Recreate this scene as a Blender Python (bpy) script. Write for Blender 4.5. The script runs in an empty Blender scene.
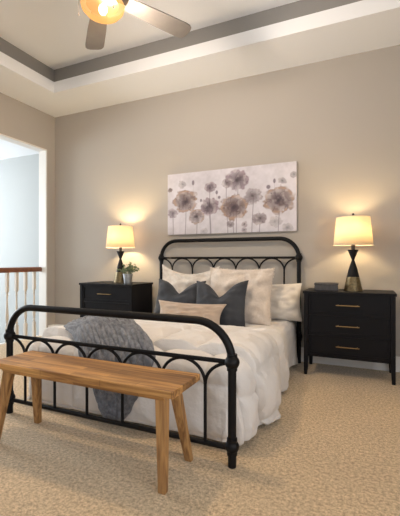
import bpy, bmesh, math, random
import numpy as np
from mathutils import Vector, Matrix, noise

random.seed(7)
PI = math.pi
SC = bpy.context.scene
COL = SC.collection

# ------------------------------------------------------------------ helpers
def link_mesh(name, bm, mats, parent=None, smooth=False, recalc=True):
    if recalc:
        bmesh.ops.recalc_face_normals(bm, faces=bm.faces)
    me = bpy.data.meshes.new(name)
    bm.to_mesh(me); bm.free()
    if not isinstance(mats, (list, tuple)): mats = [mats]
    for m in mats: me.materials.append(m)
    if smooth:
        for p in me.polygons: p.use_smooth = True
    o = bpy.data.objects.new(name, me)
    COL.objects.link(o)
    if parent is not None: o.parent = parent
    return o

def smooth_angle(o, deg=40):
    me = o.data
    for p in me.polygons: p.use_smooth = True
    bm = bmesh.new(); bm.from_mesh(me)
    lim = math.radians(deg)
    for e in bm.edges:
        if len(e.link_faces) == 2:
            e.smooth = e.calc_face_angle(0) < lim
    bm.to_mesh(me); bm.free()
    return o

def tag(o, label, cat, group=None, kind=None):
    o['label'] = label; o['category'] = cat
    if group: o['group'] = group
    if kind: o['kind'] = kind
    return o

def thing(name, label, cat, loc=(0, 0, 0), rz=0, group=None):
    o = bpy.data.objects.new(name, None)
    o.empty_display_size = 0.05
    COL.objects.link(o)
    o.location = loc; o.rotation_euler = (0, 0, rz)
    return tag(o, label, cat, group)

def structure(o):
    o['kind'] = 'structure'; return o

def box(bm, x0, x1, y0, y1, z0, z1, mat=0):
    vs = [bm.verts.new((x, y, z)) for z in (z0, z1) for y in (y0, y1) for x in (x0, x1)]
    fs = []
    for idx in ((0, 2, 3, 1), (4, 5, 7, 6), (0, 1, 5, 4), (2, 6, 7, 3), (0, 4, 6, 2), (1, 3, 7, 5)):
        f = bm.faces.new([vs[i] for i in idx]); f.material_index = mat; fs.append(f)
    return vs

def bevel(o, w=0.003, seg=2):
    m = o.modifiers.new('bevel', 'BEVEL'); m.width = w; m.segments = seg
    m.limit_method = 'ANGLE'; m.angle_limit = math.radians(35)
    m.harden_normals = False
    return o

def tube(bm, pts, r, n=12, closed=False, caps=True):
    pts = [Vector(p) for p in pts]
    rs = r if isinstance(r, (list, tuple)) else [r] * len(pts)
    t0 = (pts[1] - pts[0]).normalized()
    up = Vector((0, 0, 1)) if abs(t0.z) < 0.9 else Vector((0, 1, 0))
    u = t0.cross(up).normalized(); rings = []
    for i, p in enumerate(pts):
        if i == 0: t = t0
        elif i == len(pts) - 1: t = (pts[-1] - pts[-2]).normalized()
        else: t = (pts[i + 1] - pts[i - 1]).normalized()
        u = (u - t * u.dot(t)).normalized(); v = t.cross(u)
        rings.append([bm.verts.new(p + (u * math.cos(2 * PI * k / n) + v * math.sin(2 * PI * k / n)) * rs[i]) for k in range(n)])
    for a, b in zip(rings, rings[1:]):
        for k in range(n):
            bm.faces.new((a[k], a[(k + 1) % n], b[(k + 1) % n], b[k]))
    if caps:
        bm.faces.new(rings[0][::-1]); bm.faces.new(rings[-1])

def lathe(bm, prof, n=32, cx=0, cy=0, mats=None, cap=True):
    rings = []
    for r, z in prof:
        rings.append([bm.verts.new((cx + r * math.cos(2 * PI * k / n), cy + r * math.sin(2 * PI * k / n), z)) for k in range(n)])
    for j, (a, b) in enumerate(zip(rings, rings[1:])):
        for k in range(n):
            f = bm.faces.new((a[k], a[(k + 1) % n], b[(k + 1) % n], b[k]))
            if mats: f.material_index = mats[j]
    if cap:
        bm.faces.new(rings[0][::-1]); bm.faces.new(rings[-1])

def ball(bm, c, r, sz=1.0, u=16, v=10):
    prof = [(max(1e-4, r * math.sin(PI * i / v)), c[2] - r * sz * math.cos(PI * i / v)) for i in range(v + 1)]
    lathe(bm, prof, u, c[0], c[1])

# ------------------------------------------------------------------ materials
def mat(name, color, rough=0.6, metal=0.0, bump=None, vary=None, coat=0.0, sheen=0.0, spec=0.5):
    """bump=(scale, strength, distance); vary=(scale, colour2, detail)"""
    m = bpy.data.materials.new(name); m.use_nodes = True
    nt = m.node_tree; b = nt.nodes['Principled BSDF']
    b.inputs['Base Color'].default_value = (*color, 1)
    b.inputs['Roughness'].default_value = rough
    b.inputs['Metallic'].default_value = metal
    b.inputs['Coat Weight'].default_value = coat
    b.inputs['Sheen Weight'].default_value = sheen
    b.inputs['Specular IOR Level'].default_value = spec
    tc = nt.nodes.new('ShaderNodeTexCoord')
    if vary:
        n = nt.nodes.new('ShaderNodeTexNoise'); n.inputs['Scale'].default_value = vary[0]
        n.inputs['Detail'].default_value = vary[2] if len(vary) > 2 else 4
        nt.links.new(tc.outputs['Object'], n.inputs['Vector'])
        r = nt.nodes.new('ShaderNodeValToRGB')
        r.color_ramp.elements[0].position = 0.35; r.color_ramp.elements[1].position = 0.65
        r.color_ramp.elements[0].color = (*color, 1); r.color_ramp.elements[1].color = (*vary[1], 1)
        nt.links.new(n.outputs['Fac'], r.inputs['Fac'])
        nt.links.new(r.outputs['Color'], b.inputs['Base Color'])
    if bump:
        n = nt.nodes.new('ShaderNodeTexNoise'); n.inputs['Scale'].default_value = bump[0]
        n.inputs['Detail'].default_value = 3
        nt.links.new(tc.outputs['Object'], n.inputs['Vector'])
        bp = nt.nodes.new('ShaderNodeBump'); bp.inputs['Strength'].default_value = bump[1]
        bp.inputs['Distance'].default_value = bump[2]
        nt.links.new(n.outputs['Fac'], bp.inputs['Height'])
        nt.links.new(bp.outputs['Normal'], b.inputs['Normal'])
    return m

def emit(name, color, strength):
    m = bpy.data.materials.new(name); m.use_nodes = True
    b = m.node_tree.nodes['Principled BSDF']
    b.inputs['Base Color'].default_value = (*color, 1)
    b.inputs['Emission Color'].default_value = (*color, 1)
    b.inputs['Emission Strength'].default_value = strength
    return m

M_WALL = mat('greige_paint', (0.42, 0.383, 0.342), 0.9, bump=(60, 0.08, 0.002), spec=0.2)
M_CEIL = mat('white_ceiling_paint', (0.83, 0.84, 0.86), 0.95, bump=(45, 0.15, 0.003), spec=0.1)
M_TRAY = mat('tray_riser_paint_and_shadow', (0.27, 0.26, 0.25), 0.95, spec=0.1)  # darker riser colour, also painting in the shadow band along the upper ceiling
M_TRIM = mat('white_trim_paint', (0.74, 0.72, 0.69), 0.5)
M_STAIR = mat('stairwell_paint', (0.40, 0.41, 0.405), 0.9, spec=0.1)
M_METAL = mat('black_metal', (0.005, 0.0045, 0.005), 0.5, 0.0, spec=0.2, bump=(200, 0.05, 0.001))
M_NIGHT = mat('black_wood', (0.006, 0.006, 0.008), 0.45, bump=(90, 0.08, 0.001), vary=(14, (0.007, 0.0066, 0.008)), spec=0.16)
M_BRASS = mat('brass', (0.50, 0.33, 0.15), 0.35, 1.0)
M_GOLD = mat('hammered_gold', (0.22, 0.165, 0.085), 0.45, 0.8, bump=(110, 0.4, 0.003), vary=(60, (0.13, 0.10, 0.055)))
M_CREAM = mat('cream_linen', (0.68, 0.62, 0.55), 0.95, bump=(220, 0.25, 0.002), sheen=0.2)
M_EURO = mat('textured_cream', (0.60, 0.51, 0.43), 0.95, bump=(70, 0.7, 0.006), sheen=0.2, vary=(55, (0.66, 0.57, 0.49)))
M_SLUB = mat('striped_cream', (0.70, 0.64, 0.57), 0.95, bump=(120, 0.5, 0.004), sheen=0.2, vary=(25, (0.60, 0.53, 0.46)))
M_BLUE = mat('slate_velvet', (0.026, 0.028, 0.034), 0.9, bump=(160, 0.15, 0.002), sheen=0.12, vary=(6, (0.043, 0.046, 0.054)))
M_BEIGE = mat('beige_linen', (0.46, 0.355, 0.27), 0.95, bump=(200, 0.3, 0.002), sheen=0.2)
M_DUVET = mat('ivory_cotton', (0.70, 0.66, 0.62), 0.9, bump=(22, 0.6, 0.014), sheen=0.15)
M_KNIT = mat('grey_knit', (0.115, 0.12, 0.135), 0.95, bump=(150, 0.6, 0.004), sheen=0.15, vary=(40, (0.21, 0.215, 0.235)))
M_ZINC = mat('galvanised', (0.30, 0.31, 0.32), 0.45, 0.8, vary=(30, (0.42, 0.43, 0.44)))
M_LEAF = mat('sage_leaf', (0.075, 0.115, 0.055), 0.7, vary=(40, (0.15, 0.19, 0.10)))
M_SOIL = mat('soil', (0.03, 0.02, 0.015), 0.95)
M_BOX = mat('pewter_box', (0.045, 0.04, 0.042), 0.5, bump=(80, 0.3, 0.003), vary=(50, (0.075, 0.068, 0.07)))
M_BLADE = mat('taupe_blade', (0.13, 0.115, 0.105), 0.8, vary=(12, (0.15, 0.135, 0.12)))
M_BRONZE = mat('bronze', (0.05, 0.04, 0.035), 0.4, 0.8)
M_RAILW = mat('cherry_wood', (0.16, 0.055, 0.025), 0.4, vary=(25, (0.22, 0.085, 0.04)))
M_VENT = mat('brown_vent', (0.10, 0.075, 0.055), 0.5)
M_MATT = mat('mattress_ticking', (0.6, 0.57, 0.53), 0.9)
M_DARKCLOTH = mat('dark_box_spring', (0.06, 0.055, 0.055), 0.95)

def carpet_mat():
    m = bpy.data.materials.new('beige_carpet'); m.use_nodes = True
    nt = m.node_tree; b = nt.nodes['Principled BSDF']
    b.inputs['Roughness'].default_value = 1.0; b.inputs['Specular IOR Level'].default_value = 0.05
    b.inputs['Sheen Weight'].default_value = 0.3
    tc = nt.nodes.new('ShaderNodeTexCoord')
    def nz(s, d, rough=0.5):
        n = nt.nodes.new('ShaderNodeTexNoise'); n.inputs['Scale'].default_value = s
        n.inputs['Detail'].default_value = d; n.inputs['Roughness'].default_value = rough
        nt.links.new(tc.outputs['Object'], n.inputs['Vector']); return n
    a = nz(62, 6, 0.9); c = nz(3.0, 3)
    r = nt.nodes.new('ShaderNodeValToRGB')
    r.color_ramp.elements[0].position = 0.36; r.color_ramp.elements[0].color = (0.20, 0.14, 0.075, 1)
    r.color_ramp.elements[1].position = 0.62; r.color_ramp.elements[1].color = (0.84, 0.635, 0.39, 1)
    nt.links.new(a.outputs['Fac'], r.inputs['Fac'])
    r2 = nt.nodes.new('ShaderNodeValToRGB')
    r2.color_ramp.elements[0].position = 0.3; r2.color_ramp.elements[0].color = (0.9, 0.9, 0.9, 1)
    r2.color_ramp.elements[1].position = 0.7; r2.color_ramp.elements[1].color = (1, 1, 1, 1)
    nt.links.new(c.outputs['Fac'], r2.inputs['Fac'])
    mx = nt.nodes.new('ShaderNodeMix'); mx.data_type = 'RGBA'; mx.blend_type = 'MULTIPLY'
    mx.inputs['Factor'].default_value = 1
    nt.links.new(r.outputs['Color'], mx.inputs['A']); nt.links.new(r2.outputs['Color'], mx.inputs['B'])
    nt.links.new(mx.outputs['Result'], b.inputs['Base Color'])
    bp = nt.nodes.new('ShaderNodeBump'); bp.inputs['Strength'].default_value = 0.6
    bp.inputs['Distance'].default_value = 0.006
    nt.links.new(a.outputs['Fac'], bp.inputs['Height']); nt.links.new(bp.outputs['Normal'], b.inputs['Normal'])
    return m
M_CARPET = carpet_mat()

def wood_mat(name, staves=True, axis='x'):
    m = bpy.data.materials.new(name); m.use_nodes = True
    nt = m.node_tree; b = nt.nodes['Principled BSDF']
    b.inputs['Roughness'].default_value = 0.5
    tc = nt.nodes.new('ShaderNodeTexCoord')
    mp = nt.nodes.new('ShaderNodeMapping')
    nt.links.new(tc.outputs['Object'], mp.inputs['Vector'])
    mp.inputs['Scale'].default_value = (1.2, 22, 22) if axis == 'x' else (22, 22, 1.5)
    n = nt.nodes.new('ShaderNodeTexNoise'); n.inputs['Scale'].default_value = 2.2
    n.inputs['Detail'].default_value = 6; n.inputs['Distortion'].default_value = 0.8
    nt.links.new(mp.outputs['Vector'], n.inputs['Vector'])
    r = nt.nodes.new('ShaderNodeValToRGB')
    r.color_ramp.elements[0].position = 0.33; r.color_ramp.elements[0].color = (0.17, 0.075, 0.024, 1)
    r.color_ramp.elements[1].position = 0.62; r.color_ramp.elements[1].color = (0.44, 0.24, 0.088, 1)
    nt.links.new(n.outputs['Fac'], r.inputs['Fac'])
    out = r.outputs['Color']
    if staves:
        br = nt.nodes.new('ShaderNodeTexBrick')
        br.inputs['Color1'].default_value = (0.52, 0.45, 0.38, 1)
        br.inputs['Color2'].default_value = (1.38, 1.36, 1.22, 1)
        br.inputs['Mortar'].default_value = (0.55, 0.48, 0.4, 1)
        br.inputs['Scale'].default_value = 1.0
        br.inputs['Brick Width'].default_value = 0.37
        br.inputs['Row Height'].default_value = 0.043
        br.inputs['Mortar Size'].default_value = 0.0012
        br.inputs['Bias'].default_value = 0.1
        nt.links.new(tc.outputs['Object'], br.inputs['Vector'])
        mx = nt.nodes.new('ShaderNodeMix'); mx.data_type = 'RGBA'; mx.blend_type = 'MULTIPLY'
        mx.inputs['Factor'].default_value = 1
        nt.links.new(out, mx.inputs['A']); nt.links.new(br.outputs['Color'], mx.inputs['B'])
        out = mx.outputs['Result']
    nt.links.new(out, b.inputs['Base Color'])
    return m
M_WOOD = wood_mat('acacia_staves'); M_WOODLEG = wood_mat('acacia_leg', False, 'z')

def shade_mat():
    m = bpy.data.materials.new('lamp_shade_linen'); m.use_nodes = True
    nt = m.node_tree; nt.nodes.clear()
    out = nt.nodes.new('ShaderNodeOutputMaterial')
    d = nt.nodes.new('ShaderNodeBsdfDiffuse'); d.inputs['Color'].default_value = (0.80, 0.72, 0.60, 1)
    t = nt.nodes.new('ShaderNodeBsdfTranslucent'); t.inputs['Color'].default_value = (0.90, 0.78, 0.60, 1)
    mx = nt.nodes.new('ShaderNodeMixShader'); mx.inputs[0].default_value = 0.45
    tc = nt.nodes.new('ShaderNodeTexCoord')
    n = nt.nodes.new('ShaderNodeTexNoise'); n.inputs['Scale'].default_value = 60
    mp = nt.nodes.new('ShaderNodeMapping'); mp.inputs['Scale'].default_value = (0.4, 0.4, 4)
    nt.links.new(tc.outputs['Object'], mp.inputs['Vector']); nt.links.new(mp.outputs['Vector'], n.inputs['Vector'])
    bp = nt.nodes.new('ShaderNodeBump'); bp.inputs['Strength'].default_value = 0.3; bp.inputs['Distance'].default_value = 0.002
    nt.links.new(n.outputs['Fac'], bp.inputs['Height'])
    nt.links.new(bp.outputs['Normal'], d.inputs['Normal'])
    nt.links.new(d.outputs[0], mx.inputs[1]); nt.links.new(t.outputs[0], mx.inputs[2])
    nt.links.new(mx.outputs[0], out.inputs[0])
    return m
M_SHADE = shade_mat()

def pane_mat():
    m = bpy.data.materials.new('window_glass'); m.use_nodes = True
    nt = m.node_tree; nt.nodes.clear()
    out = nt.nodes.new('ShaderNodeOutputMaterial')
    t = nt.nodes.new('ShaderNodeBsdfTransparent'); g = nt.nodes.new('ShaderNodeBsdfGlossy')
    g.inputs['Roughness'].default_value = 0.02
    mx = nt.nodes.new('ShaderNodeMixShader'); mx.inputs[0].default_value = 0.06
    nt.links.new(t.outputs[0], mx.inputs[1]); nt.links.new(g.outputs[0], mx.inputs[2])
    nt.links.new(mx.outputs[0], out.inputs[0])
    return m
M_PANE = pane_mat()
M_BULB = emit('warm_bulb', (1.0, 0.72, 0.38), 25)

# ------------------------------------------------------------------ the room
XL, XR, YB, YF = -3.817, 1.75, 3.723, -2.1
H = 2.924
T = 0.12
OY0, OY1, OZ = 1.25, 3.578, 2.446      # opening in the left wall
SX0, SY1 = -7.6, 4.35                   # stairwell beyond it
SH = 2.72                               # its ceiling

bm = bmesh.new(); box(bm, XL - T, XR + T, YF - T, YB + T, -0.25, 0)
floor = structure(link_mesh('floor', bm, M_CARPET))

bm = bmesh.new(); box(bm, XL - T, XR + T, YB, YB + T, 0, 3.4)
structure(link_mesh('wall_back', bm, M_WALL))
RW0, RW1 = -1.3, 1.0
bm = bmesh.new(); box(bm, XR, XR + T, YF, RW0, 0, 3.4); box(bm, XR, XR + T, RW1, YB, 0, 3.4)
box(bm, XR, XR + T, RW0, RW1, 0, .7); box(bm, XR, XR + T, RW0, RW1, 2.3, 3.4)
structure(link_mesh('wall_right', bm, M_WALL))
bm = bmesh.new(); w = .05
box(bm, XR - .02, XR + .1, RW0, RW0 + w, .7, 2.3); box(bm, XR - .02, XR + .1, RW1 - w, RW1, .7, 2.3)
box(bm, XR - .02, XR + .1, RW0 + w, RW1 - w, .7, .7 + w); box(bm, XR - .02, XR + .1, RW0 + w, RW1 - w, 2.3 - w, 2.3)
box(bm, XR + .02, XR + .06, -.17, -.13, .7 + w, 2.3 - w)
wf = structure(link_mesh('window_4', bm, M_TRIM))
bm = bmesh.new(); box(bm, XR + .064, XR + .07, RW0 + w, RW1 - w, .7 + w, 2.3 - w)
link_mesh('pane', bm, M_PANE, wf)
bm = bmesh.new()
box(bm, XL - T, XL, OY1, YB, 0, 3.4); box(bm, XL - T, XL, YF, OY0, 0, 3.4); box(bm, XL - T, XL, OY0, OY1, OZ, 3.4)
structure(link_mesh('wall_left', bm, M_WALL))
# front wall, behind the camera, with two windows
WINS = [(-2.9, -1.2), (-0.5, 1.2)]; WZ0, WZ1 = 0.75, 2.25
bm = bmesh.new()
xs = [XL - T] + [v for w in WINS for v in w] + [XR + T]
for i in range(0, len(xs), 2): box(bm, xs[i], xs[i + 1], YF - T, YF, 0, 3.4)
for a, b in WINS:
    box(bm, a, b, YF - T, YF, 0, WZ0); box(bm, a, b, YF - T, YF, WZ1, 3.4)
structure(link_mesh('wall_front', bm, M_WALL))
for k, (a, b) in enumerate(WINS):
    bm = bmesh.new(); w = 0.05; y0, y1 = YF - T * 0.8, YF + 0.02
    box(bm, a, a + w, y0, y1, WZ0, WZ1); box(bm, b - w, b, y0, y1, WZ0, WZ1)
    box(bm, a + w, b - w, y0, y1, WZ0, WZ0 + w); box(bm, a + w, b - w, y0, y1, WZ1 - w, WZ1)
    box(bm, (a + b) / 2 - 0.02, (a + b) / 2 + 0.02, y0 + .02, y1 - .02, WZ0 + w, WZ1 - w)
    wf = structure(link_mesh('window_%d' % (k + 1), bm, M_TRIM))
    bm = bmesh.new(); box(bm, a + w, b - w, YF - 0.07, YF - 0.064, WZ0 + w, WZ1 - w)
    link_mesh('pane', bm, M_PANE, wf)

# ceiling: soffit, white riser, recessed darker riser heightened over a ceiling shadow band, tray ceiling
TX0, TX1, TY0, TY1 = -3.267, XR - 0.55, YF + 0.55, 3.171
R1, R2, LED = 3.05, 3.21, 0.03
bm = bmesh.new()
def ring_band(x0, x1, y0, y1, X0, X1, Y0, Y1, z0, z1, mat=0):
    a = [bm.verts.new(p) for p in ((x0, y0, z0), (x1, y0, z0), (x1, y1, z0), (x0, y1, z0))]
    b = [bm.verts.new(p) for p in ((X0, Y0, z1), (X1, Y0, z1), (X1, Y1, z1), (X0, Y1, z1))]
    for i in range(4):
        f = bm.faces.new((a[i], a[(i + 1) % 4], b[(i + 1) % 4], b[i])); f.material_index = mat
ring_band(XL - .02, XR + .02, YF - .02, YB + .02, TX0, TX1, TY0, TY1, H, H)
ring_band(TX0, TX1, TY0, TY1, TX0, TX1, TY0, TY1, H, R1)
ring_band(TX0, TX1, TY0, TY1, TX0 - LED, TX1 + LED, TY0 - LED, TY1 + LED, R1, R1)
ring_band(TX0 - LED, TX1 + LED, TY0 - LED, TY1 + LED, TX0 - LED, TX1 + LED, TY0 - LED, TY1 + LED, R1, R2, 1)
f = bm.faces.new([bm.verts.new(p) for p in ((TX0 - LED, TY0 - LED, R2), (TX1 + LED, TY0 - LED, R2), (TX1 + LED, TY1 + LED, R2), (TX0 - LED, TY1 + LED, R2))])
box(bm, XL - T, XR + T, YF - T, YB + T, 3.4, 3.45)
bmesh.ops.remove_doubles(bm, verts=bm.verts, dist=1e-5)
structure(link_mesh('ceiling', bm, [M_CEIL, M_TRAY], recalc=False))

# baseboards
BH = 0.14
def baseboard(name, x0, x1, y0, y1):
    bm = bmesh.new(); box(bm, x0, x1, y0, y1, 0.0, BH)
    o = structure(link_mesh(name, bm, M_TRIM)); bevel(o, 0.006, 2)
baseboard('baseboard_back', XL, XR, YB - 0.016, YB)
baseboard('baseboard_right', XR - 0.016, XR, YF, YB - 0.016)
baseboard('baseboard_left', XL, XL + 0.016, OY1 + 0.02, YB - 0.016)
baseboard('baseboard_front', XL + 0.016, XR - 0.016, YF, YF + 0.016)

# white lining of the opening in the left wall
bm = bmesh.new(); e = 0.012
box(bm, XL - T - .004, XL + .004, OY1 - e, OY1 + .006, 0, OZ)
box(bm, XL - T - .004, XL + .004, OY0 - .006, OY0 + e, 0, OZ)
box(bm, XL - T - .004, XL + .004, OY0 - .006, OY1 + .006, OZ - e, OZ + .006)
structure(link_mesh('trim_1', bm, M_TRIM))

# stairwell beyond the opening
bm = bmesh.new(); box(bm, SX0, XL - T, SY1, SY1 + T, -2.7, SH + 0.1)
structure(link_mesh('wall_stairwell_back', bm, M_STAIR))
bm = bmesh.new(); sx = SX0
box(bm, sx - T, sx, 0.2, SY1 + T, -2.7, 0.6); box(bm, sx - T, sx, 0.2, SY1 + T, 2.4, SH + .1)
box(bm, sx - T, sx, 0.2, 1.2, .6, 2.4); box(bm, sx - T, sx, 3.4, SY1 + T, .6, 2.4)
structure(link_mesh('wall_stairwell_left', bm, M_STAIR))
bm = bmesh.new(); w = .05
box(bm, sx - T, sx, 1.2, 1.2 + w, .6, 2.4); box(bm, sx - T, sx, 3.4 - w, 3.4, .6, 2.4)
box(bm, sx - T, sx, 1.2 + w, 3.4 - w, .6, .6 + w); box(bm, sx - T, sx, 1.2 + w, 3.4 - w, 2.4 - w, 2.4)
wf = structure(link_mesh('window_3', bm, M_TRIM))
bm = bmesh.new(); box(bm, sx - .07, sx - .064, 1.2 + w, 3.4 - w, .6 + w, 2.4 - w)
link_mesh('pane', bm, M_PANE, wf)
bm = bmesh.new(); box(bm, SX0, XL - T, 0.2 - T, 0.2, -2.7, SH + 0.1)
structure(link_mesh('wall_stairwell_front', bm, M_STAIR))
bm = bmesh.new(); box(bm, SX0 - T, XL - T, 0.2 - T, SY1 + T, SH, SH + .1)
structure(link_mesh('ceiling_stairwell', bm, M_CEIL))
bm = bmesh.new(); box(bm, SX0 - T, XL - T, 0.2 - T, SY1 + T, -2.8, -2.7)
structure(link_mesh('floor_stairwell', bm, M_CARPET))
bm = bmesh.new(); box(bm, XL - T - .02, XL - T, 0.2, SY1, -2.7, -0.0)
structure(link_mesh('wall_stairwell_right', bm, M_STAIR))
# landing edge that carries the balusters
bm = bmesh.new(); box(bm, XL - T - 0.06, XL - T - .02, OY0, OY1, -0.22, 0.0)
structure(link_mesh('trim_2', bm, M_TRIM))

# floor register in the corner
t = thing('floor_vent', 'small brown metal floor vent in the carpet by the far left corner', 'vent', (-3.745, 3.60, 0))
bm = bmesh.new(); box(bm, -.05, .05, -.10, .10, 0.0, .008)
link_mesh('vent_frame', bm, M_VENT, t)
bm = bmesh.new()
for k in range(8): box(bm, -.04, .04, -.088 + k * .024, -.078 + k * .024, .008, .013)
link_mesh('grille', bm, M_BRONZE, t)

# ------------------------------------------------------------------ stair railing
t = thing('stair_railing', 'cherry wood handrail on turned cream balusters across the opening to the stairwell', 'railing', (XL - 0.10, 2.5, 0))
bm = bmesh.new()
ZR = .85
prof = [(-.028, .0), (.028, .0), (.034, .02), (.032, .045), (.018, .06), (-.018, .06), (-.032, .045), (-.034, .02)]
ya, yb = OY0 - 2.5 + .013, OY1 - 2.5 - .013
ra = [bm.verts.new((x, ya, ZR + z)) for x, z in prof]; rb = [bm.verts.new((x, yb, ZR + z)) for x, z in prof]
for i in range(8): bm.faces.new((ra[i], ra[(i + 1) % 8], rb[(i + 1) % 8], rb[i]))
bm.faces.new(ra[::-1]); bm.faces.new(rb)
smooth_angle(link_mesh('handrail', bm, M_RAILW, t), 50)
def baluster_mesh():
    bm = bmesh.new(); s = 0.017
    box(bm, -s, s, -s, s, 0, .20); box(bm, -s, s, -s, s, .62, .85)
    pr = [(.017, .20), (.010, .215), (.019, .23), (.010, .245), (.014, .26), (.020, .30), (.019, .33), (.013, .42), (.010, .52), (.010, .56), (.016, .575), (.010, .59), (.017, .62)]
    lathe(bm, pr, 14)
    return bm
b0 = link_mesh('baluster', baluster_mesh(), mat('cream_baluster', (0.62, 0.56, 0.48), 0.5), t)
b0.location = (0, 3.466 - 2.5, 0)
for k in range(1, 8):
    c = b0.copy(); COL.objects.link(c); c.parent = t; c.location = (0, 3.466 - 2.5 - .131 * k, 0)

# ------------------------------------------------------------------ bed frame
BX0, BX1, BYF, BYH = -2.125, -0.587, 1.687, 3.654
bxc = (BX0 + BX1) / 2
bed = thing('bed_frame', 'black metal bed frame with arched headboard and footboard of looping rods', 'bed', (bxc, (BYF + BYH) / 2, 0))
def bp(x, y, z): return (x - bxc, y - (BYF + BYH) / 2, z)
def board(y, ztop, zmid, zlow, R, arch_h, name):
    bm = bmesh.new(); pts = [bp(BX0, y, 0.0)]
    for z in (.1, .2, .3, zmid - .06, zmid - .005): pts.append(bp(BX0, y, z))
    for k in range(0, 13):
        a = PI - k * PI / 24; pts.append(bp(BX0 + R + R * math.cos(a), y, ztop - R + R * math.sin(a)))
    for k in range(0, 13):
        a = PI / 2 - k * PI / 24; pts.append(bp(BX1 - R + R * math.cos(a), y, ztop - R + R * math.sin(a)))
    for z in (zmid - .005, zmid - .06, .3, .2, .1, 0.0): pts.append(bp(BX1, y, z))
    tube(bm, pts, 0.0205, 16)
    fr = link_mesh(name, bm, M_METAL, bed, smooth=True); smooth_angle(fr, 50)
    # collars and foot knobs
    for x in (BX0, BX1):
        for z, r in ((zmid, .037), (zlow + .01, .035)):
            bm = bmesh.new(); q = bp(x, y, z); ball(bm, q, r, 0.95)
            lathe(bm, [(.0255, q[2] - .040), (.0255, q[2] + .040)], 16, q[0], q[1])
            smooth_angle(link_mesh('collar', bm, M_METAL, fr), 50)
    bm = bmesh.new(); tube(bm, [bp(BX0, y, zmid), bp(BX1, y, zmid)], .0115, 12)
    smooth_angle(link_mesh('rail', bm, M_METAL, fr), 50)
    bm = bmesh.new(); tube(bm, [bp(BX0, y, zlow), bp(BX1, y, zlow)], .0125, 12)
    smooth_angle(link_mesh('rail', bm, M_METAL, fr), 50)
    xr = [bxc - .627 + .2508 * i for i in range(6)]
    zb = zmid - arch_h
    for x in xr:
        bm = bmesh.new(); tube(bm, [bp(x, y, zlow), bp(x, y, zb), bp(x, y, zb + .01)], .0085, 10)
        smooth_angle(link_mesh('rod', bm, M_METAL, fr), 50)
    zt = zmid - 0.006
    for i in range(5):
        bm = bmesh.new(); a0, a1 = xr[i], xr[i + 1]; c = (a0 + a1) / 2; r = (a1 - a0) / 2
        tube(bm, [bp(c + r * math.cos(PI - PI * k / 20), y, zb + (zt - zb) * math.sin(PI * k / 20)) for k in range(21)], .0085, 10)
        smooth_angle(link_mesh('arch', bm, M_METAL, fr), 50)
    for (xx, xp) in ((xr[0], BX0), (xr[5], BX1)):
        bm = bmesh.new()
        tube(bm, [bp(xp + (xx - xp) * math.sin(PI / 2 * k / 10), y, zb + (zt - zb) * math.cos(PI / 2 * k / 10)) for k in range(11)], .0085, 10)
        smooth_angle(link_mesh('arch', bm, M_METAL, fr), 50)
board(BYF, .697, .505, .088, .192, .125, 'footboard')
board(BYH, 1.215, 1.025, .25, .192, .128, 'headboard')
for x in (BX0 + .075, BX1 - .075):
    bm = bmesh.new(); q = bp(x, 0, 0)
    y0 = BYF - (BYF + BYH) / 2 + .17; y1 = BYH - (BYF + BYH) / 2 - .02
    box(bm, q[0] - .012, q[0] + .012, y0, y1, .17, .21)
    link_mesh('side_rail', bm, M_METAL, bed)
for k in range(9):
    bm = bmesh.new(); yy = -0.72 + k * .18
    box(bm, BX0 + .045 - bxc, BX1 - .045 - bxc, yy - .03, yy + .03, .185, .20)
    link_mesh('slat', bm, M_METAL, bed)

# mattress
bm = bmesh.new(); box(bm, -.70, .70, -.86, .86, 0, .20)
mt = link_mesh('mattress', bm, M_MATT); mt.location = (bxc, 2.75, .205)
bevel(mt, .045, 4)
tag(mt, 'pale mattress under the ivory comforter on the black bed frame', 'mattress')

# ------------------------------------------------------------------ comforter
MW, FY, ZT = 0.735, 1.83, 0.447          # half width, foot edge, top
RR = 0.075
def sstep(a, b, x):
    t = min(1, max(0, (x - a) / (b - a))); return t * t * (3 - 2 * t)
def fbm(x, y, z=0, o=3):
    return noise.fractal(Vector((x, y, z)), 1.0, 2.0, o)

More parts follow.
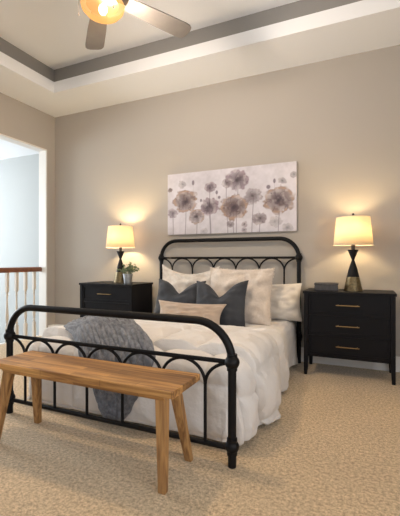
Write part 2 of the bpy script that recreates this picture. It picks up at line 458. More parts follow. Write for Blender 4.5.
def drape(a, b, lift=0.0, foot_tuck=1.0, wav=1.0, hem=0.035):
    """cloth coordinates: a across from the middle, b along from the foot edge (negative = over the foot)"""
    W = MW - RR
    qa = max(-W, min(W, a)); qb = max(RR, b)
    da, db = a - qa, b - qb
    d = max(abs(da), abs(db))
    if abs(db) > 1e-9: d *= 1 - .10 * abs(db) / math.hypot(da, db)
    if d < 1e-9:
        return Vector((bxc + a, FY + b, ZT + lift))
    if abs(da) > 1e-9 and abs(db) > 1e-9:
        L = math.hypot(da, db); dx, dy = da / L, db / L
    elif abs(da) > 1e-9: dx, dy = math.copysign(1, da), 0
    else: dx, dy = 0, -1
    q = RR * PI / 2
    if d < q:
        ph = d / RR; out = RR * math.sin(ph); dn = RR * (1 - math.cos(ph))
    else:
        ph = PI / 2; out = RR; dn = RR + (d - q)
    k = min(1, dn / .42)
    s = (FY + qb) * 1.0 + (bxc + qa) * 1.0 + math.atan2(dy, dx) * .12
    side = abs(dx); foot = abs(dy)
    bul = (0.030 * math.sin(PI * min(1, dn / .44) ** .8) + .045 * k) * side ** 2
    bul += foot * (1 - side ** 2) * (0.0 * k)
    wave = wav * k * (.012 * math.sin(s * 9 + 1.0) + .007 * math.sin(s * 21 + .4) + .02 * fbm(s * 4, dn * 3, 2)) * (side ** 2 + .25 * foot)
    out += bul + wave
    n = Vector((dx * math.sin(ph), dy * math.sin(ph), math.cos(ph)))
    z = ZT - dn
    p = Vector((bxc + qa + dx * out, FY + qb + dy * out, z)) + n * lift
    if p.z < hem: p.z = hem + (p.z - hem) * .05
    p.y = max(p.y, BYF + .035) if p.x > BX0 and p.x < BX1 + .0 else p.y
    return p

def puff(a, b, s=.36, amp=.026, off=(0, 0)):
    u = abs(math.sin(PI * (a + off[0]) / s)); v = abs(math.sin(PI * (b + off[1]) / s))
    return amp * (min(1, min(u, v) * 1.25) ** .5)

def grid_mesh(name, A, B, fn, m, parent=None, solid=None, subsurf=0):
    bm = bmesh.new(); g = [[bm.verts.new(fn(a, b)) for a in A] for b in B]
    for j in range(len(B) - 1):
        for i in range(len(A) - 1):
            bm.faces.new((g[j][i], g[j][i + 1], g[j + 1][i + 1], g[j + 1][i]))
    o = link_mesh(name, bm, m, parent, smooth=True, recalc=False)
    if solid:
        md = o.modifiers.new('thick', 'SOLIDIFY'); md.thickness = solid; md.offset = -1
    if subsurf:
        md = o.modifiers.new('sub', 'SUBSURF'); md.levels = subsurf; md.render_levels = subsurf
    return o

DROP = .47
A = np.linspace(-(MW + DROP - .05), MW + DROP - .05, 230)
B = np.linspace(-(DROP - .05), 1.74, 210)
def f_low(a, b):
    l = puff(a, b, .31, .018, (.05, .1)) * 1.7 * (1 - .85 * sstep(.95, 1.15, b)) + .010 * fbm(a * 3.2, b * 3.2, 5) + .004 * fbm(a * 11, b * 11, 1)
    l -= .026 * sstep(.95, 1.15, b)       # flat sheet side towards the head
    return drape(a, b, l, hem=.04 + .015 * math.sin(b * 9 + a))
com = grid_mesh('comforter', list(A), list(B), f_low, M_DUVET, solid=.012)
tag(com, 'ivory box-stitched comforter spread over the bed and hanging to the carpet', 'comforter')
B2 = np.concatenate([np.linspace(.09, .115, 9), np.linspace(.13, 1.06, 110)])
def f_up(a, b):
    wob = .018 * math.sin(a * 5) + .02 * math.sin(a * 11 + 1)
    b0 = b; b = b + .36 * max(0, abs(a) - .60) * (1 - sstep(.09, .9, b)); e0 = sstep(.088, .104, b0) ** .5; e1 = 1 - sstep(.94, 1.06, b0)
    l = -.014 + (.048 + puff(a, b, .31, .046, (.155, .06)) + .008 * fbm(a * 4, b * 4, 9) + .004 * fbm(a * 14, b * 14, 3)) * (1 - .55 * sstep(.35, .9, b0)) * min(e0, e1 ** .6 if e1 > 0 else 0)
    return drape(a, b + wob, l, hem=.03 + .02 * math.sin(b * 7))
up = grid_mesh('comforter_fold', list(A), list(B2), f_up, M_DUVET, com, solid=.010)
up['label'] = 'thicker doubled layer of the comforter across the middle of the bed'

# ------------------------------------------------------------------ knitted throw
def f_throw(s, t):
    # t: 0 at the head end, 1 at the tail tip hanging over the foot
    b = .47 * (1 - t / .5) if t < .5 else -.44 * (t - .5) / .5
    kx = [(0, -1.79, .12), (.10, -1.76, .20), (.22, -1.67, .29), (.32, -1.625, .345), (.5, -1.385, .28), (.62, -1.36, .225), (.75, -1.36, .165), (.88, -1.37, .11), (1, -1.375, .04)]
    for (t0, c0, w0), (t1, c1, w1) in zip(kx, kx[1:]):
        if t <= t1:
            q = (t - t0) / (t1 - t0); q = q * q * (3 - 2 * q) * .5 + q * .5; c = c0 + (c1 - c0) * q; w = w0 + (w1 - w0) * q; break
    a = c - bxc + s * w
    edge = (1 - abs(s) ** 6) * (1 - sstep(.0, 1, 1 - min(t / .05, 1))) 
    heap = .062 * math.exp(-(((bxc + a) + 1.62) / .22) ** 2 - ((b - .24) / .17) ** 2) + .03 * math.exp(-(((bxc + a) + 1.3) / .2) ** 2 - ((b - .16) / .12) ** 2)
    fold = .020 * math.sin(a * 17 + b * 8 + 1) * sstep(-.05, -.3, b) + .012 * math.sin(a * 13 - b * 14)
    u = s * .36 / .046 + b * 13; v = b / .034
    row = math.floor(u); ph = v + (0.5 if row % 2 else 0)
    knit = .034 * abs(math.sin(PI * u)) ** .8 * (.62 + .38 * abs(math.sin(PI * v * .6 + (u - row) * 1.5 + row * 1.3)))
    l = .022 + .045 * sstep(.01, .11, b) + (.018 + heap + fold * .6 + knit) * edge
    return drape(a, b, l, wav=.3, hem=.06)
S = np.linspace(-1, 1, 210); Tt = np.linspace(0, 1, 300)
th = grid_mesh('throw_blanket', list(S), list(Tt), f_throw, M_KNIT, solid=.010)
tag(th, 'chunky grey knitted throw heaped at the foot of the bed and hanging behind the footboard', 'blanket')

# ------------------------------------------------------------------ pillows
def pillow(name, label, m, w, h, th, loc, tilt, rz=0, ry=0, chop=0.0, seed=0, wrinkle=.012, pinch=.09, sag=0.0, group=None, n=36, fringe=False, tassel=False):
    bm = bmesh.new()
    def P(u, v, side):
        ex = 1 - pinch * (1 - v * v); ey = 1 - pinch * (1 - u * u)
        x = w / 2 * u * ex; z = h / 2 * v * ey
        t = ((1 - abs(u) ** 2.6) * (1 - abs(v) ** 2.6))
        y = th / 2 * max(0, t) ** .55 * (1.0 + .18 * (-v))
        if chop:
            g = math.exp(-(abs(u) / .38) ** 1.5) * max(0, v + .1) ** 1.5
            z -= chop * g
            y *= 1 - .55 * g
            g2 = math.exp(-((abs(u) - .55) / .3) ** 2) * max(0, v); y *= 1 + .25 * g2
        if sag: z -= sag * (1 - u * u) * max(0, v) ** 1.5
        e = max(0, t) ** .4
        y += e * wrinkle * .55 * (1 - 2 * abs(fbm(u * 3.4 + seed * 3 + 1.5 * v, v * 5.5 * (1 + .3 * side), 7.3, 3))) * (.35 + .65 * max(abs(u), abs(v)))
        y += e * wrinkle * (fbm(u * 2.2 + seed, v * 2.2, side * 3, 4) + .6 * math.sin(9 * u + 4 * v * (1 if side > 0 else -1) + seed) * abs(u * v))
        return Vector((x, side * y, z))
    us = [math.sin(PI / 2 * (-1 + 2 * i / n)) for i in range(n + 1)]
    f_ = [[None] * (n + 1) for _ in range(n + 1)]; b_ = [[None] * (n + 1) for _ in range(n + 1)]
    for j, v in enumerate(us):
        for i, u in enumerate(us):
            if i in (0, n) or j in (0, n):
                p = P(u, v, 1); p.y = 0; f_[j][i] = b_[j][i] = bm.verts.new(p)
            else:
                f_[j][i] = bm.verts.new(P(u, v, -1)); b_[j][i] = bm.verts.new(P(u, v, 1))
    for j in range(n):
        for i in range(n):
            bm.faces.new((f_[j][i], f_[j][i + 1], f_[j + 1][i + 1], f_[j + 1][i]))
            bm.faces.new((b_[j][i], b_[j + 1][i], b_[j + 1][i + 1], b_[j][i + 1]))
    border = [P(u, -1, 1) for u in us] + [P(1, v, 1) for v in us[1:]] + [P(u, 1, 1) for u in us[::-1][1:]] + [P(-1, v, 1) for v in us[::-1][1:]]
    for p in border: p.y = 0
    o = link_mesh(name, bm, m, smooth=True)
    o.location = loc; o.rotation_euler = (tilt, ry, rz)
    tag(o, label, 'pillow', group)
    bm = bmesh.new(); tube(bm, border, .0032, 6, caps=False)
    link_mesh('piping', bm, m, o, smooth=True)
    if tassel:
        for k in (0, n):
            c = border[k] * 1.0; bm = bmesh.new()
            lathe(bm, [(.003, c.z + .004), (.007, c.z), (.006, c.z - .006), (.009, c.z - .02), (.010, c.z - .028)], 10, c.x, c.y)
            link_mesh('tassel', bm, m, o, smooth=True)
    if fringe:
        bm = bmesh.new()
        for k in range(0, len(border) - 1):
            p, q = border[k], border[k + 1]
            for f in (0, .5):
                c = p.lerp(q, f); d = Vector((c.x / (w / 2), 0, c.z / (h / 2)))
                d = Vector((d.x if abs(d.x) > .85 else 0, 0, d.z if abs(d.z) > .85 else 0))
                if d.length == 0: d = Vector((c.x, 0, c.z))
                d.normalize(); d += Vector((random.uniform(-.5, .5), random.uniform(-.5, .5), random.uniform(-.5, .5)))
                tube(bm, [c, c + d * .006, c + d * .012 + Vector((0, 0, -.003))], [.0028, .003, .0012], 5)
        link_mesh('fringe', bm, m, o, smooth=True)
    return o
def pil(name, label, m, w, h, th, xc, yc, zb, tilt, **k):
    # rests on the bed at zb
    return pillow(name, label, m, w, h, th, (xc, yc, zb + h / 2 * math.cos(tilt) + .005), -tilt, **k)
G = 'sleeping pillows against the headboard'
pil('pillow', 'cream sleeping pillow at the right edge of the bed, nearest the right nightstand', M_CREAM, .62, .355, .15, -.85, 3.535, .415, .16, ry=-.03, seed=1, pinch=.07, wrinkle=.028)
pil('pillow', 'cream sleeping pillow behind the left slate pillow, barely showing at the left bedpost', M_CREAM, .66, .34, .12, -1.75, 3.565, .415, .06, seed=2, pinch=.05)
pil('pillow', 'off-white square pillow with a faint pattern, back left against the headboard', M_SLUB, .66, .53, .14, -1.675, 3.40, .425, .24, seed=3, sag=.07, wrinkle=.045, ry=.02, pinch=.1)
pil('pillow', 'cream textured square pillow with fringed edges, behind the right slate pillow', M_EURO, .63, .53, .16, -1.085, 3.32, .40, .24, seed=4, wrinkle=.045, pinch=.06, fringe=True)
pil('pillow', 'slate blue velvet pillow with a chopped top, left one of the pair', M_BLUE, .52, .425, .15, -1.655, 3.17, .40, .34, tassel=True, seed=5, chop=.11, wrinkle=.02, ry=.02)
pil('pillow', 'slate blue velvet pillow with a chopped top, right one of the pair', M_BLUE, .50, .445, .15, -1.195, 3.10, .39, .36, tassel=True, seed=6, chop=.13, wrinkle=.02, ry=-.03, rz=.05)
pil('pillow', 'small beige oblong lumbar pillow lying in front of the slate pillows', M_BEIGE, .67, .25, .13, -1.425, 2.93, .385, .38, seed=7, wrinkle=.035, pinch=.13, ry=.01)

# ------------------------------------------------------------------ bench
BZ = .455
bn = thing('bench', 'acacia wood bench of glued staves standing at the foot of the bed', 'bench', (-1.285, 1.475, 0))
bm = bmesh.new(); box(bm, -.553, .563, -.138, .138, BZ - .032, BZ)
bevel(link_mesh('seat', bm, M_WOOD, bn), .004, 2)
bm = bmesh.new()
vs = box(bm, -.50, .50, -.098, .098, BZ - .062, BZ - .032)
for v in vs:
    if v.co.z > BZ - .04: v.co.y *= 1.2
bevel(link_mesh('apron', bm, M_WOOD, bn), .003, 2)
def leg(tx, ty, bx_, by_, wt=.026, wb=.018):
    bm = bmesh.new(); z1 = BZ - .033
    c = [(bx_, by_, 0, wb), (tx, ty, z1, wt)]
    rings = [[bm.verts.new((x + sx * w, y + sy * w * .85, z)) for sx, sy in ((-1, -1), (1, -1), (1, 1), (-1, 1))] for x, y, z, w in c]
    for i in range(4): bm.faces.new((rings[0][i], rings[0][(i + 1) % 4], rings[1][(i + 1) % 4], rings[1][i]))
    bm.faces.new(rings[0][::-1]); bm.faces.new(rings[1])
    bevel(link_mesh('leg', bm, M_WOODLEG, bn), .0035, 2)
leg(.475, -.075, .492, -.098); leg(.445, .085, .483, .178)
leg(-.475, -.075, -.56, -.10); leg(-.465, .085, -.552, .18)

# ------------------------------------------------------------------ nightstands
def nightstand(x, y, label, D=.385, W=.73):
    Hh = .73
    t = thing('nightstand', label, 'nightstand', (x, y, 0), 0, 'black three drawer nightstands')
    w = W / 2; y0, y1 = -D / 2, D / 2
    bm = bmesh.new(); box(bm, -w, w, y0, y1, Hh - .022, Hh); bevel(link_mesh('top', bm, M_NIGHT, t), .002)
    bm = bmesh.new(); i = .012
    box(bm, -w + i, w - i, y0 + .028, y1 - i, .17, Hh - .022)
    bevel(link_mesh('body', bm, M_NIGHT, t), .002)
    # face frame rails
    bm = bmesh.new()
    for z0, z1 in ((.165, .188), (.352, .366), (.527, .541), (.700, .708)):
        box(bm, -w + .045, w - .045, y0 + .014, y0 + .03, z0, z1)
    link_mesh('face_frame', bm, M_NIGHT, t)
    for sx in (-1, 1):
        for (ya, yb) in ((y0 + .008, y0 + .045), (y1 - .045, y1 - .010)):
            bm = bmesh.new(); xa, xb = sorted((sx * (w - .008), sx * (w - .045)))
            vs = box(bm, xa, xb, ya, yb, 0, Hh - .022)
            # taper the free part
            vs2 = [v for v in bm.verts if v.co.z < .01]
            bmesh.ops.bisect_plane(bm, geom=bm.verts[:] + bm.edges[:] + bm.faces[:], plane_co=(0, 0, .165), plane_no=(0, 0, 1))
            for v in bm.verts:
                if v.co.z < .01:
                    if abs(v.co.x) < w - .02: v.co.x += sx * .010
                    if ya < 0 and v.co.y > (ya + yb) / 2: v.co.y -= .010
                    if ya > 0 and v.co.y < (ya + yb) / 2: v.co.y += .010
            bevel(link_mesh('leg', bm, M_NIGHT, t), .002)
    for k in range(3):
        z0 = .19 + .175 * k; z1 = z0 + .160
        bm = bmesh.new(); xa, xb = -w + .048, w - .048
        box(bm, xa, xb, y0 + .020, y0 + .034, z0, z1)
        f = .016
        box(bm, xa, xb, y0 + .014, y0 + .020, z1 - f, z1); box(bm, xa, xb, y0 + .014, y0 + .020, z0, z0 + f)
        box(bm, xa, xa + f, y0 + .014, y0 + .020, z0 + f, z1 - f); box(bm, xb - f, xb, y0 + .014, y0 + .020, z0 + f, z1 - f)
        dr = link_mesh('drawer', bm, M_NIGHT, t)
        bm = bmesh.new(); zc = z0 + .078; yh = y0 - .008
        box(bm, -.092, .092, yh - .004, yh + .004, zc - .0032, zc + .0032)
        for hx in (-.075, .075): box(bm, hx - .004, hx + .004, yh + .004, y0 + .021, zc - .004, zc + .004)
        h = link_mesh('handle', bm, M_BRASS, dr); bevel(h, .001); h['label'] = 'slim brass bar handle'
    return t
nightstand(-.133, 3.497, 'black wooden nightstand right of the bed, under the right lamp and small box')
nightstand(-2.60, 3.452, 'black wooden nightstand left of the bed, under the left lamp and potted plant', .43, .72).scale = (1, 1, 1.016)

# ------------------------------------------------------------------ lamps
def lamp(x, y, label, power, z=.7305):
    t = thing('table_lamp', label, 'lamp', (x, y, z), 0, 'table lamps on the nightstands')
    bm = bmesh.new()
    lathe(bm, [(.078, 0), (.0785, .004), (.052, .122)], 40)
    smooth_angle(link_mesh('base', bm, M_GOLD, t), 40)
    bm = bmesh.new()
    lathe(bm, [(.052, .1225), (.034, .20), (.0115, .268), (.0115, .274), (.045, .358), (.045, .361)], 40)
    smooth_angle(link_mesh('body', bm, M_METAL, t), 30)
    bm = bmesh.new(); lathe(bm, [(.016, .361), (.016, .40), (.012, .405), (.012, .43)], 20)
    smooth_angle(link_mesh('socket', bm, M_BRONZE, t), 30)
    bm = bmesh.new(); n = 64
    lathe(bm, [(.163, .402), (.138, .645)], n, cap=False)
    sh = link_mesh('lamp_shade', bm, M_SHADE, t, smooth=True)
    md = sh.modifiers.new('thick', 'SOLIDIFY'); md.thickness = .0012
    for zz, rr in ((.402, .163), (.645, .138)):
        bm = bmesh.new(); tube(bm, [(rr * math.cos(2 * PI * k / 48), rr * math.sin(2 * PI * k / 48), zz) for k in range(49)], .0022, 6, caps=False)
        link_mesh('hem', bm, M_CREAM, sh, smooth=True)
    bm = bmesh.new(); zz = .635
    for k in range(3):
        a = 2 * PI * k / 3; tube(bm, [(0, 0, zz), ((.1385) * math.cos(a), (.1385) * math.sin(a), zz)], .0018, 6)
    tube(bm, [(.03, 0, .43), (.045, 0, .5), (.03, 0, .61), (0, 0, zz)], .0016, 6)
    tube(bm, [(-.03, 0, .43), (-.045, 0, .5), (-.03, 0, .61), (0, 0, zz)], .0016, 6)
    link_mesh('harp', bm, M_BRONZE, t)
    bm = bmesh.new(); lathe(bm, [(.006, .635), (.004, .655), (.010, .662), (.010, .672), (.004, .682)], 16)
    smooth_angle(link_mesh('finial', bm, M_BRONZE, t), 40)
    bm = bmesh.new(); ball(bm, (0, 0, .465), .026, 1.2)
    link_mesh('bulb', bm, M_BULB, t, smooth=True)
    L = bpy.data.lights.new('lamp_light', 'POINT'); L.energy = power; L.color = (1.0, .75, .40); L.shadow_soft_size = .04
    lo = bpy.data.objects.new('lamp_light', L); COL.objects.link(lo); lo.location = (x, y, z + .535)
    return t
lamp(-.096, 3.50, 'black and gold hourglass table lamp with a lit drum shade, right of the bed', 8.5)
lamp(-2.580, 3.50, 'black and gold hourglass table lamp with a lit drum shade, beside the potted plant', 18, .7422)

# small box
t = thing('trinket_box', 'small dark pewter lidded box on the right nightstand', 'box', (-.315, 3.47, .7305), .03)
bm = bmesh.new(); box(bm, -.098, .098, -.06, .06, 0, .048); bevel(link_mesh('box_body', bm, M_BOX, t), .003)
bm = bmesh.new(); box(bm, -.101, .101, -.063, .063, .0485, .066); bevel(link_mesh('lid', bm, M_BOX, t), .004)

# ------------------------------------------------------------------ plant
t = thing('potted_plant', 'small leafy green plant in a galvanised metal pot on the left nightstand', 'plant', (-2.395, 3.385, .7422)); t.scale = (1.15, 1.15, 1.1)
bm = bmesh.new()
lathe(bm, [(.036, 0), (.046, .088), (.050, .090), (.050, .096), (.044, .096), (.043, .086), (.001, .084)], 28)
smooth_angle(link_mesh('pot', bm, M_ZINC, t), 40)
bm = bmesh.new(); stems = []
for k in range(34):
    a = random.uniform(0, 2 * PI); r = random.uniform(.02, .085); h = random.uniform(.03, .105) * (1.15 - r * 4)
    p0 = Vector((.02 * math.cos(a), .02 * math.sin(a), .08)); p2 = Vector((r * 1.5 * math.cos(a), r * 1.4 * math.sin(a), .10 + h))
    p1 = (p0 + p2) / 2 + Vector((0, 0, .02)); tube(bm, [p0, p1, p2], [.0015, .0013, .0008], 5); stems.append((p0, p1, p2))
link_mesh('stems', bm, M_LEAF, t)
bm = bmesh.new()
for p0, p1, p2 in stems:
    for q in range(13):
        f = random.uniform(.35, 1.05); c = p0 * (1 - f) ** 2 + p1 * 2 * f * (1 - f) + p2 * f * f
        d = Vector((random.uniform(-1, 1), random.uniform(-1, 1), random.uniform(-.2, 1))).normalized()
        s = d.cross(Vector((random.uniform(-1, 1), random.uniform(-1, 1), random.uniform(-1, 1)))).normalized()
        nn = d.cross(s); L = random.uniform(.012, .022); w = L * .42
        v = [bm.verts.new(x) for x in (c, c + d * L * .5 + s * w, c + d * L - nn * L * .15, c + d * L * .5 - s * w, c + d * L * .5 - nn * L * .12)]
        bm.faces.new((v[0], v[1], v[4])); bm.faces.new((v[1], v[2], v[4])); bm.faces.new((v[2], v[3], v[4])); bm.faces.new((v[3], v[0], v[4]))
link_mesh('foliage', bm, M_LEAF, t, recalc=False)

# ------------------------------------------------------------------ painting
def vc_mat():
    m = bpy.data.materials.new('watercolour_canvas'); m.use_nodes = True
    nt = m.node_tree; b = nt.nodes['Principled BSDF']; b.inputs['Roughness'].default_value = .8
    a = nt.nodes.new('ShaderNodeVertexColor'); a.layer_name = 'paint'
    nt.links.new(a.outputs['Color'], b.inputs['Base Color'])
    return m
def make_painting():
    x0, x1, z0, z1 = -2.061, -.614, 1.288, 1.975
    W, Hh = x1 - x0, z1 - z0; NX, NZ = 380, 180
    U, V = np.meshgrid(np.linspace(0, 1, NX), np.linspace(0, 1, NZ))
    X = U * 128.5; Y = V * 62.0                    # artwork units, Y up
    rng = np.random.RandomState(3)
    def vnoise(x, y, s, seed):
        r = np.random.RandomState(seed); g = r.rand(80, 80)
        xs = (x / s) % 79; ys = (y / s) % 79; i = np.floor(xs).astype(int); j = np.floor(ys).astype(int)
        fx = xs - i; fy = ys - j; fx = fx * fx * (3 - 2 * fx); fy = fy * fy * (3 - 2 * fy)
        i1 = (i + 1) % 80; j1 = (j + 1) % 80
        return (g[j, i] * (1 - fx) + g[j, i1] * fx) * (1 - fy) + (g[j1, i] * (1 - fx) + g[j1, i1] * fx) * fy
    C = np.zeros((NZ, NX, 3)); base = np.array([.62, .59, .635])
    n = .5 * vnoise(X, Y, 14, 1) + .3 * vnoise(X, Y, 5, 2) + .2 * vnoise(X, Y, 2, 3)
    C[:] = base; C *= (.72 + .44 * n)[..., None]
    tint = vnoise(X, Y, 10, 4)[..., None]; C = C * (1 - .10 * tint) + np.array([.55, .50, .55]) * .10 * tint
    def blend(alpha, col):
        nonlocal C
        C = C * (1 - alpha[..., None]) + np.array(col) * alpha[..., None]
    def conv(px, py):
        x = px - 168; top = 175 - .105 * x; bot = 234 - .02 * x
        return x, 62 * (bot - py) / (bot - top)
    flowers = [ # px, py, radius, kind, alpha
        (187.8, 201, 13, 'big', .9), (200, 216, 8.5, 'gold', .8), (173.5, 213, 5.8, 'pur', .7), (214, 206, 10, 'pur', .85),
        (215, 187, 6, 'pur', .8), (171, 190, 2.6, 'brn', .8), (184.5, 184, 4.5, 'faint', .5), (239, 207, 13.5, 'big', .92),
        (242, 180, 11.5, 'pur', .8), (257, 196, 8.5, 'mau', .65), (281, 200, 14, 'big', .9), (263.5, 218.5, 6.8, 'mau', .8),
        (249, 224, 3.2, 'pur', .6), (249, 230, 3, 'pur', .5), (235.5, 224, 4, 'mau', .7), (232, 183, 5, 'mau', .6),
        (284, 181, 3.5, 'faint', .6), (294, 175, 3.2, 'faint', .6), (278, 222, 6, 'faint', .35), (289, 228, 5, 'faint', .4), (208, 231, 4, 'faint', .3)]
    buds = [(196.5, 182.5, 1.4, 2.6), (221.5, 192, 1.3, 2), (224, 197, 1.5, 1.5), (271.5, 187, 1.9, 1.9), (277, 181, 1.2, 2.2), (205, 200, 1.2, 1.6)]
    cols = {'big': ((.44, .31, .27), (.17, .11, .15), (.60, .38, .26)), 'gold': ((.50, .36, .34), (.12, .08, .10), (.62, .43, .31)),
            'pur': ((.40, .29, .34), (.12, .075, .10), (.46, .34, .41)), 'brn': ((.3, .2, .18), (.15, .1, .1), (.35, .25, .25)),
            'mau': ((.42, .34, .37), (.17, .10, .11), (.47, .39, .40)), 'faint': ((.48, .43, .46), (.38, .33, .36), (.50, .45, .48))}
    for k, (px, py, r, kd, al) in enumerate(flowers):      # stems first
        x, y = conv(px, py)
        if r > 4 and kd != 'faint':
            d = np.abs(X - (x + .8 * np.sin((Y + k * 7) / 13))); blend(.8 * np.clip(1.1 - d / .55, 0, 1) * (Y < y), (.16, .14, .16))
    for (px, py, rx, ry) in buds:
        x, y = conv(px, py); d = np.abs(X - x - .02 * (y - Y)); blend(.4 * np.clip(1 - d / .45, 0, 1) * (Y < y) * (Y > y - 14), (.28, .25, .28))
    for k, (px, py, r, kd, al) in enumerate(flowers):
        x, y = conv(px, py); r = r * 1.12; dx = X - x + 1.6 * (vnoise(X, Y, 2.5, 7) - .5); dy = (Y - y) / .86 + 1.6 * (vnoise(X, Y, 2.5, 8) - .5)
        R = np.hypot(dx, dy); th = np.arctan2(dy, dx); mid, dark, rim = [np.array(c) * f for c, f in zip(cols[kd], (.50, .38, .70))]
        wob = vnoise(X + k * 9, Y + 40, 2.2, 20 + k); big = vnoise(X + 30, Y + 9 * k, 5, 50 + k)
        npet = 5 + k % 3
        edge = r * (.80 + .13 * np.abs(np.sin(npet * th / 2 + k)) + .22 * (wob - .5))
        m = np.clip((edge - R) / (.12 * r) + .5, 0, 1)
        blend(m * al * (.62 + .5 * big).clip(0, 1), mid)
        q = R / r
        blend(m * al * np.clip(1 - np.abs(q - .80) / .14, 0, 1) * (.2 + .8 * wob), rim)              # petal rim
        fold = np.abs(np.sin(npet * th / 2 + k + 2.2 * q + 2 * wob)); blend(m * al * .6 * np.clip(1 - fold / .28, 0, 1) * (q > .2), dark)
        hl = np.clip((vnoise(X, Y + k * 5, 3.0, 80 + k) - .58) * 5, 0, 1); blend(m * .38 * hl * (q > .3), (.66, .60, .60))
        blend(m * al * np.clip(1.25 - q / .60, 0, 1) * (.45 + .75 * wob).clip(0, 1), dark)
        blend(m * al * np.clip(1 - R / (.16 * r + .3), 0, 1), (.05, .04, .045))
    for (px, py, rx, ry) in buds:
        x, y = conv(px, py); q = ((X - x) / rx) ** 2 + ((Y - y) / ry) ** 2; blend(.8 * np.clip((1.3 - q) * 1.5, 0, 1), (.13, .10, .13))
    C = np.clip(C, 0, 1)
    verts = [(x0 + u * W, 0.0, z0 + v * Hh) for v in np.linspace(0, 1, NZ) for u in np.linspace(0, 1, NX)]
    faces = [(j * NX + i, j * NX + i + 1, (j + 1) * NX + i + 1, (j + 1) * NX + i) for j in range(NZ - 1) for i in range(NX - 1)]
    t = thing('painting', 'wide canvas of mauve and brown watercolour flowers hanging above the headboard', 'painting', (0, YB - .035, 0))
    bm = bmesh.new(); box(bm, x0, x1, .0008, .0345, z0, z1)
    link_mesh('stretched_canvas', bm, mat('canvas_edge', (.52, .49, .50), .9), t)
    me = bpy.data.meshes.new('painted_front'); me.from_pydata(verts, [], faces)
    ca = me.color_attributes.new('paint', 'FLOAT_COLOR', 'POINT')
    ca.data.foreach_set('color', np.dstack([C, np.ones((NZ, NX, 1))]).astype(np.float32).ravel())
    me.materials.append(vc_mat()); o = bpy.data.objects.new('painted_front', me); COL.objects.link(o); o.parent = t
make_painting()

# ------------------------------------------------------------------ ceiling fan
FX, FY2 = -1.49, 1.84
fan = thing('ceiling_fan', 'ceiling fan with taupe blades and a glowing glass bowl light', 'ceiling fan', (FX, FY2, 2.66))
bm = bmesh.new(); lathe(bm, [(.065, .55), (.065, .51), (.03, .48), (.012, .475), (.012, .13), (.03, .12)], 28)
smooth_angle(link_mesh('downrod', bm, M_BRONZE, fan), 40)
bm = bmesh.new(); lathe(bm, [(.04, .125), (.10, .10), (.115, .06), (.115, .0), (.09, -.03), (.06, -.045), (.06, -.055), (.10, -.07), (.10, -.075)], 40)
smooth_angle(link_mesh('motor', bm, M_BRONZE, fan), 40)
bm = bmesh.new(); lathe(bm, [(.130, -.065), (.134, -.073), (.128, -.098), (.105, -.124), (.070, -.140), (.03, -.146), (.001, -.147)], 48, cap=False)
M_BOWL = bpy.data.materials.new('frosted_bowl'); M_BOWL.use_nodes = True
nt = M_BOWL.node_tree; nt.nodes.clear()
_o = nt.nodes.new('ShaderNodeOutputMaterial'); _t = nt.nodes.new('ShaderNodeBsdfTransparent'); _t.inputs[0].default_value = (1, .80, .55, 1)
_d = nt.nodes.new('ShaderNodeBsdfTranslucent'); _d.inputs[0].default_value = (.004, .0025, .001, 1)
_e = nt.nodes.new('ShaderNodeEmission'); _e.inputs[0].default_value = (1.0, .47, .15, 1); _e.inputs[1].default_value = .62
_m = nt.nodes.new('ShaderNodeMixShader'); _m.inputs[0].default_value = .6; _a = nt.nodes.new('ShaderNodeAddShader')
nt.links.new(_t.outputs[0], _m.inputs[1]); nt.links.new(_d.outputs[0], _m.inputs[2])
nt.links.new(_m.outputs[0], _a.inputs[0]); nt.links.new(_e.outputs[0], _a.inputs[1]); nt.links.new(_a.outputs[0], _o.inputs[0])
bowl = link_mesh('glass_bowl', bm, M_BOWL, fan, smooth=True); bowl['label'] = 'glowing amber frosted glass bowl'
bm = bmesh.new(); ball(bm, (0, 0, -.10), .026, 1.3)
link_mesh('bulb', bm, M_BULB, fan, smooth=True)
for k in range(5):
    a = math.atan2(2.287 - 1.824, -1.918 + 1.479) - PI * 2 * k / 5 * 1.0 + .02
    holder = Matrix.Rotation(a, 4, 'Z')
    bm = bmesh.new(); n = 10; rows = []
    L0, L1 = .17, .66
    outline = [(L0, .048), (L0 + .06, .056), (.4, .066), (L1 - .06, .071), (L1 - .03, .068), (L1 - .010, .055), (L1, .030)]
    up_, dn_ = [], []
    pitch = Matrix.Rotation(math.radians(-10), 4, 'X')
    ptsb = [(x, w) for x, w in outline] + [(x, -w) for x, w in outline[::-1]]
    top = [bm.verts.new(holder @ pitch @ Vector((x, w, .012))) for x, w in ptsb]
    bot = [bm.verts.new(holder @ pitch @ Vector((x, w, .004))) for x, w in ptsb]
    bm.faces.new(top); bm.faces.new(bot[::-1])
    for i in range(len(ptsb)): bm.faces.new((bot[i], bot[(i + 1) % len(ptsb)], top[(i + 1) % len(ptsb)], top[i]))
    link_mesh('blade', bm, M_BLADE, fan)
    bm = bmesh.new(); vs = box(bm, .09, .24, -.022, .022, .013, .019)
    for v in vs: v.co = holder @ pitch @ v.co
    link_mesh('blade_bracket', bm, M_BRONZE, fan)
for ax, ay, zl in ((-.085, -.10, -.175), (.12, -.06, -.165)):
    bm = bmesh.new(); tube(bm, [(ax * .6, ay * .6, -.075), (ax * 1.08, ay * 1.08, -.082), (ax * 1.1, ay * 1.1, -.10), (ax * 1.1, ay * 1.1, zl)], .0015, 6)
    ball(bm, (ax * 1.1, ay * 1.1, zl), .004, 1.5, 8, 6)
    link_mesh('pull_chain', bm, M_BRONZE, fan)

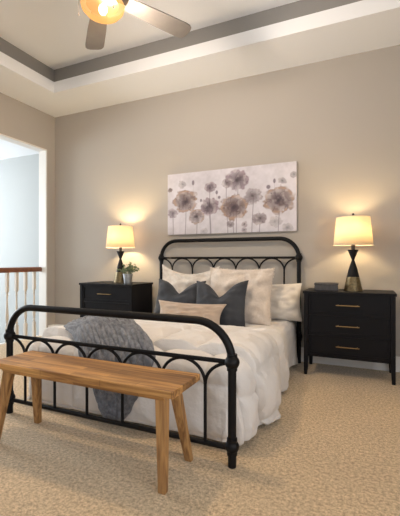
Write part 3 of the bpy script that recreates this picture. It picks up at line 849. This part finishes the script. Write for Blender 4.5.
# ------------------------------------------------------------------ lights
def area(name, loc, rot, sx, sy, power, color, spread=None):
    L = bpy.data.lights.new(name, 'AREA'); L.shape = 'RECTANGLE'; L.size = sx; L.size_y = sy
    L.energy = power; L.color = color
    if spread: L.spread = spread
    o = bpy.data.objects.new(name, L); COL.objects.link(o); o.location = loc; o.rotation_euler = rot
    return o
for a, b in WINS:
    area('window_daylight', ((a + b) / 2, YF - T - .03, (WZ0 + WZ1) / 2), (PI / 2, 0, 0), b - a - .1, WZ1 - WZ0 - .1, 11, (.93, .97, 1.0))
area('side_window_daylight', (XR + T + .03, (RW0 + RW1) / 2, 1.5), (PI / 2, 0, PI / 2), 2.2, 1.5, 45, (.95, .97, 1.0))
area('stairwell_daylight', (SX0 - T - .03, 2.3, 1.5), (PI / 2, 0, -PI / 2), 2.1, 1.7, 270, (.88, .95, 1.0))
L = bpy.data.lights.new('fan_bulb', 'POINT'); L.energy = 150; L.color = (1.0, .90, .80); L.shadow_soft_size = .09
lo = bpy.data.objects.new('fan_bulb', L); COL.objects.link(lo); lo.location = (FX + .05, FY2, 2.66 - .10)

w = bpy.data.worlds.new('World'); SC.world = w; w.use_nodes = True
bg = w.node_tree.nodes['Background']
sky = w.node_tree.nodes.new('ShaderNodeTexSky'); sky.sky_type = 'NISHITA'; sky.sun_disc = False
sky.sun_elevation = math.radians(40); sky.sun_rotation = math.radians(120)
w.node_tree.links.new(sky.outputs[0], bg.inputs[0]); bg.inputs[1].default_value = .15

# ------------------------------------------------------------------ camera
cam = bpy.data.cameras.new('camera'); co = bpy.data.objects.new('camera', cam); COL.objects.link(co)
co.location = (0, 0, 1.0); co.rotation_euler = (PI / 2, 0, math.radians(24.183))
cam.sensor_fit = 'VERTICAL'; cam.sensor_height = 36.0; cam.lens = 367.47 / 516 * 36.0
cam.shift_y = 2.09 / 516; cam.clip_start = .05
SC.camera = co
SC.view_settings.view_transform = 'Standard'; SC.view_settings.look = 'None'
SC.view_settings.gamma = 1.0; SC.view_settings.use_curve_mapping = False
SC.view_settings.exposure = 0.34
